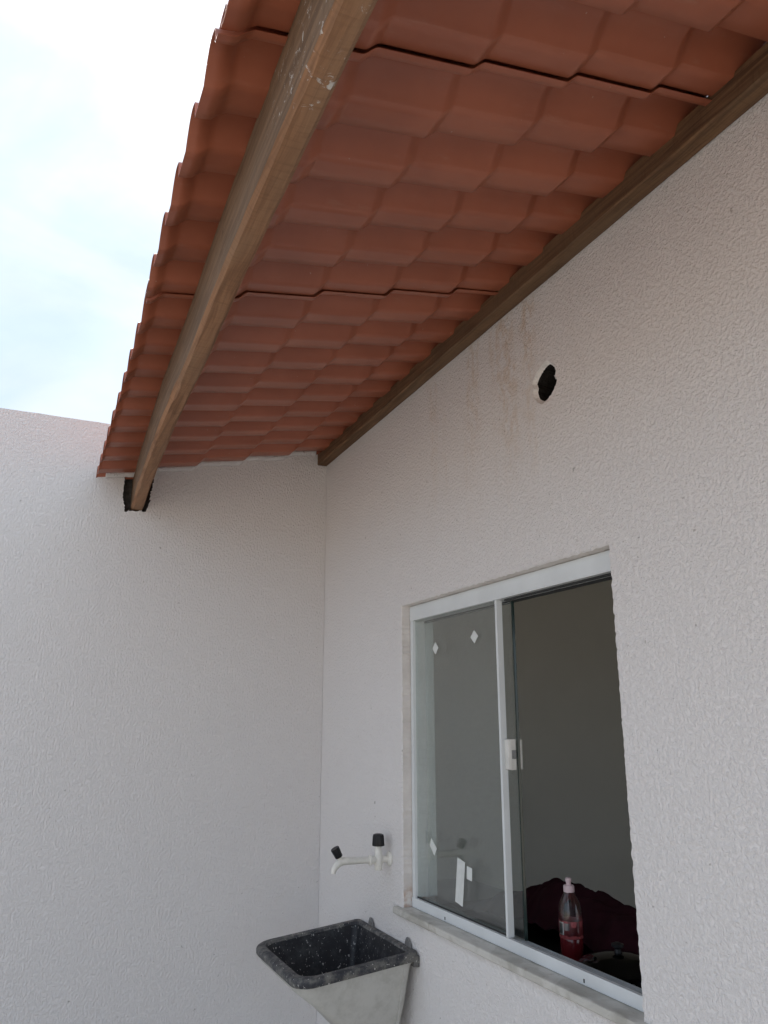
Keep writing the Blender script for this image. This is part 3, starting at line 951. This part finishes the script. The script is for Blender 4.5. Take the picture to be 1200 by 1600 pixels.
def on_label(a0, a1, z0_, z1_, r_, mat, name='label_print'):
    m = MB(); k = 7; pi, po = [], []
    vs_ = []
    for rr in (r_, r_ + 0.0004):
        for z in (z0_, z1_):
            for i in range(k):
                a = R(a0 + (a1 - a0) * i / (k - 1))
                vs_.append((BX + rr * math.cos(a), BY + rr * math.sin(a), CZ + z))
    fs = []
    for i in range(k - 1):
        fs += [(i, i + 1, k + i + 1, k + i), (2 * k + i, 3 * k + i, 3 * k + i + 1, 2 * k + i + 1), (i, 2 * k + i, 2 * k + i + 1, i + 1), (k + i, k + i + 1, 3 * k + i + 1, 3 * k + i)]
    fs += [(0, k, 3 * k, 2 * k), (k - 1, 3 * k - 1, 4 * k - 1, 2 * k - 1)]
    m.add(vs_, fs); return m.build(name, mat, lb)
on_label(166, 196, 0.112, 0.144, 0.0327, M['label_white'])
for q in range(6):
    on_label(169 + q * 4.2, 171 + q * 4.2, 0.115, 0.141, 0.0333, M['label_dark'])
on_label(200, 226, 0.124, 0.142, 0.0327, M['label_grey'])
cp = lathe_part('cap', [(0.0150, 0.218), (0.0155, 0.220), (0.0150, 0.234), (0.0130, 0.236)], M['cap'], bt)
lathe_part('push_nozzle', [(0.0075, 0.235), (0.0065, 0.242), (0.0092, 0.246), (0.0085, 0.253), (0.004, 0.256)], M['cap'], cp, 0, 24)

# heap of maroon cloth
cl = MB(); nx, ny = 34, 90
X0, X1, Y0, Y1 = 0.34, 0.68, -1.62, -0.42
prof = [(-0.42, 0.0), (-0.55, 0.018), (-0.70, 0.062), (-0.78, 0.094), (-0.90, 0.120), (-1.00, 0.148), (-1.05, 0.156), (-1.10, 0.150), (-1.16, 0.146), (-1.25, 0.132), (-1.30, 0.132), (-1.34, 0.118), (-1.44, 0.108), (-1.52, 0.08), (-1.62, 0.0)]
vs_ = []
for i in range(nx):
    for j in range(ny):
        x = X0 + (X1 - X0) * i / (nx - 1); y = Y1 + (Y0 - Y1) * j / (ny - 1)
        h = 0
        for (a, ha), (b, hb) in zip(prof, prof[1:]):
            if b <= y <= a: h = ha + (hb - ha) * (y - a) / (b - a)
        s = 2 * (x - 0.47) / 0.30
        h *= max(0, 1 - abs(s) ** 2.6) ** 0.8
        h *= 1 + 0.16 * nz(x * 12, y * 10, 2) + 0.14 * (1 - abs(nz(x * 10 + y * 7, y * 13, 5)) * 3)
        x2 = x + 0.02 * nz(x * 9, y * 14, 15); y2 = y + 0.02 * nz(x * 9, y * 14, 25)
        vs_.append((x2, y2, CZ + 0.0015 + max(0, h)))
fs = [(i * ny + j, (i + 1) * ny + j, (i + 1) * ny + j + 1, i * ny + j + 1) for i in range(nx - 1) for j in range(ny - 1)]
cl.add(vs_, fs)
tag(cl.build('cloth_heap', M['cloth'], smooth=True), 'crumpled dark maroon cloth heaped on the counter behind the bottle', 'cloth')

# dark steel pot with its domed lid
PX, PY = 0.265, -1.545
pot = empty('steel_pot', (PX, PY, CZ))
tag(pot, 'shiny dark lidded pot on the counter right of the bottle', 'pot')
m = MB(); m.lathe([(0.080, 0.001), (0.096, 0.006), (0.104, 0.030), (0.106, 0.060), (0.107, 0.064)], (PX, PY, CZ), (0, 0, 1), 48)
m.build('pot_body', M['steel'], pot, autosmooth=45)
m = MB(); m.lathe([(0.110, 0.0645), (0.111, 0.067), (0.106, 0.071), (0.090, 0.082), (0.065, 0.092), (0.035, 0.098), (0.004, 0.100)], (PX, PY, CZ), (0, 0, 1), 48)
lid = m.build('lid', M['steel'], pot, autosmooth=45)
m = MB(); m.lathe([(0.010, 0.0995), (0.008, 0.108), (0.016, 0.114), (0.016, 0.120), (0.006, 0.124)], (PX, PY, CZ), (0, 0, 1), 24)
m.build('lid_knob', M['black_plastic'], lid, autosmooth=45)
m = MB()
m.tube([(PX - 0.07, PY - 0.080, CZ + 0.05), (PX - 0.09, PY - 0.108, CZ + 0.055), (PX - 0.065, PY - 0.126, CZ + 0.055), (PX - 0.04, PY - 0.098, CZ + 0.05)], 0.006, 10)
m.build('handle', M['black_plastic'], pot, smooth=True)
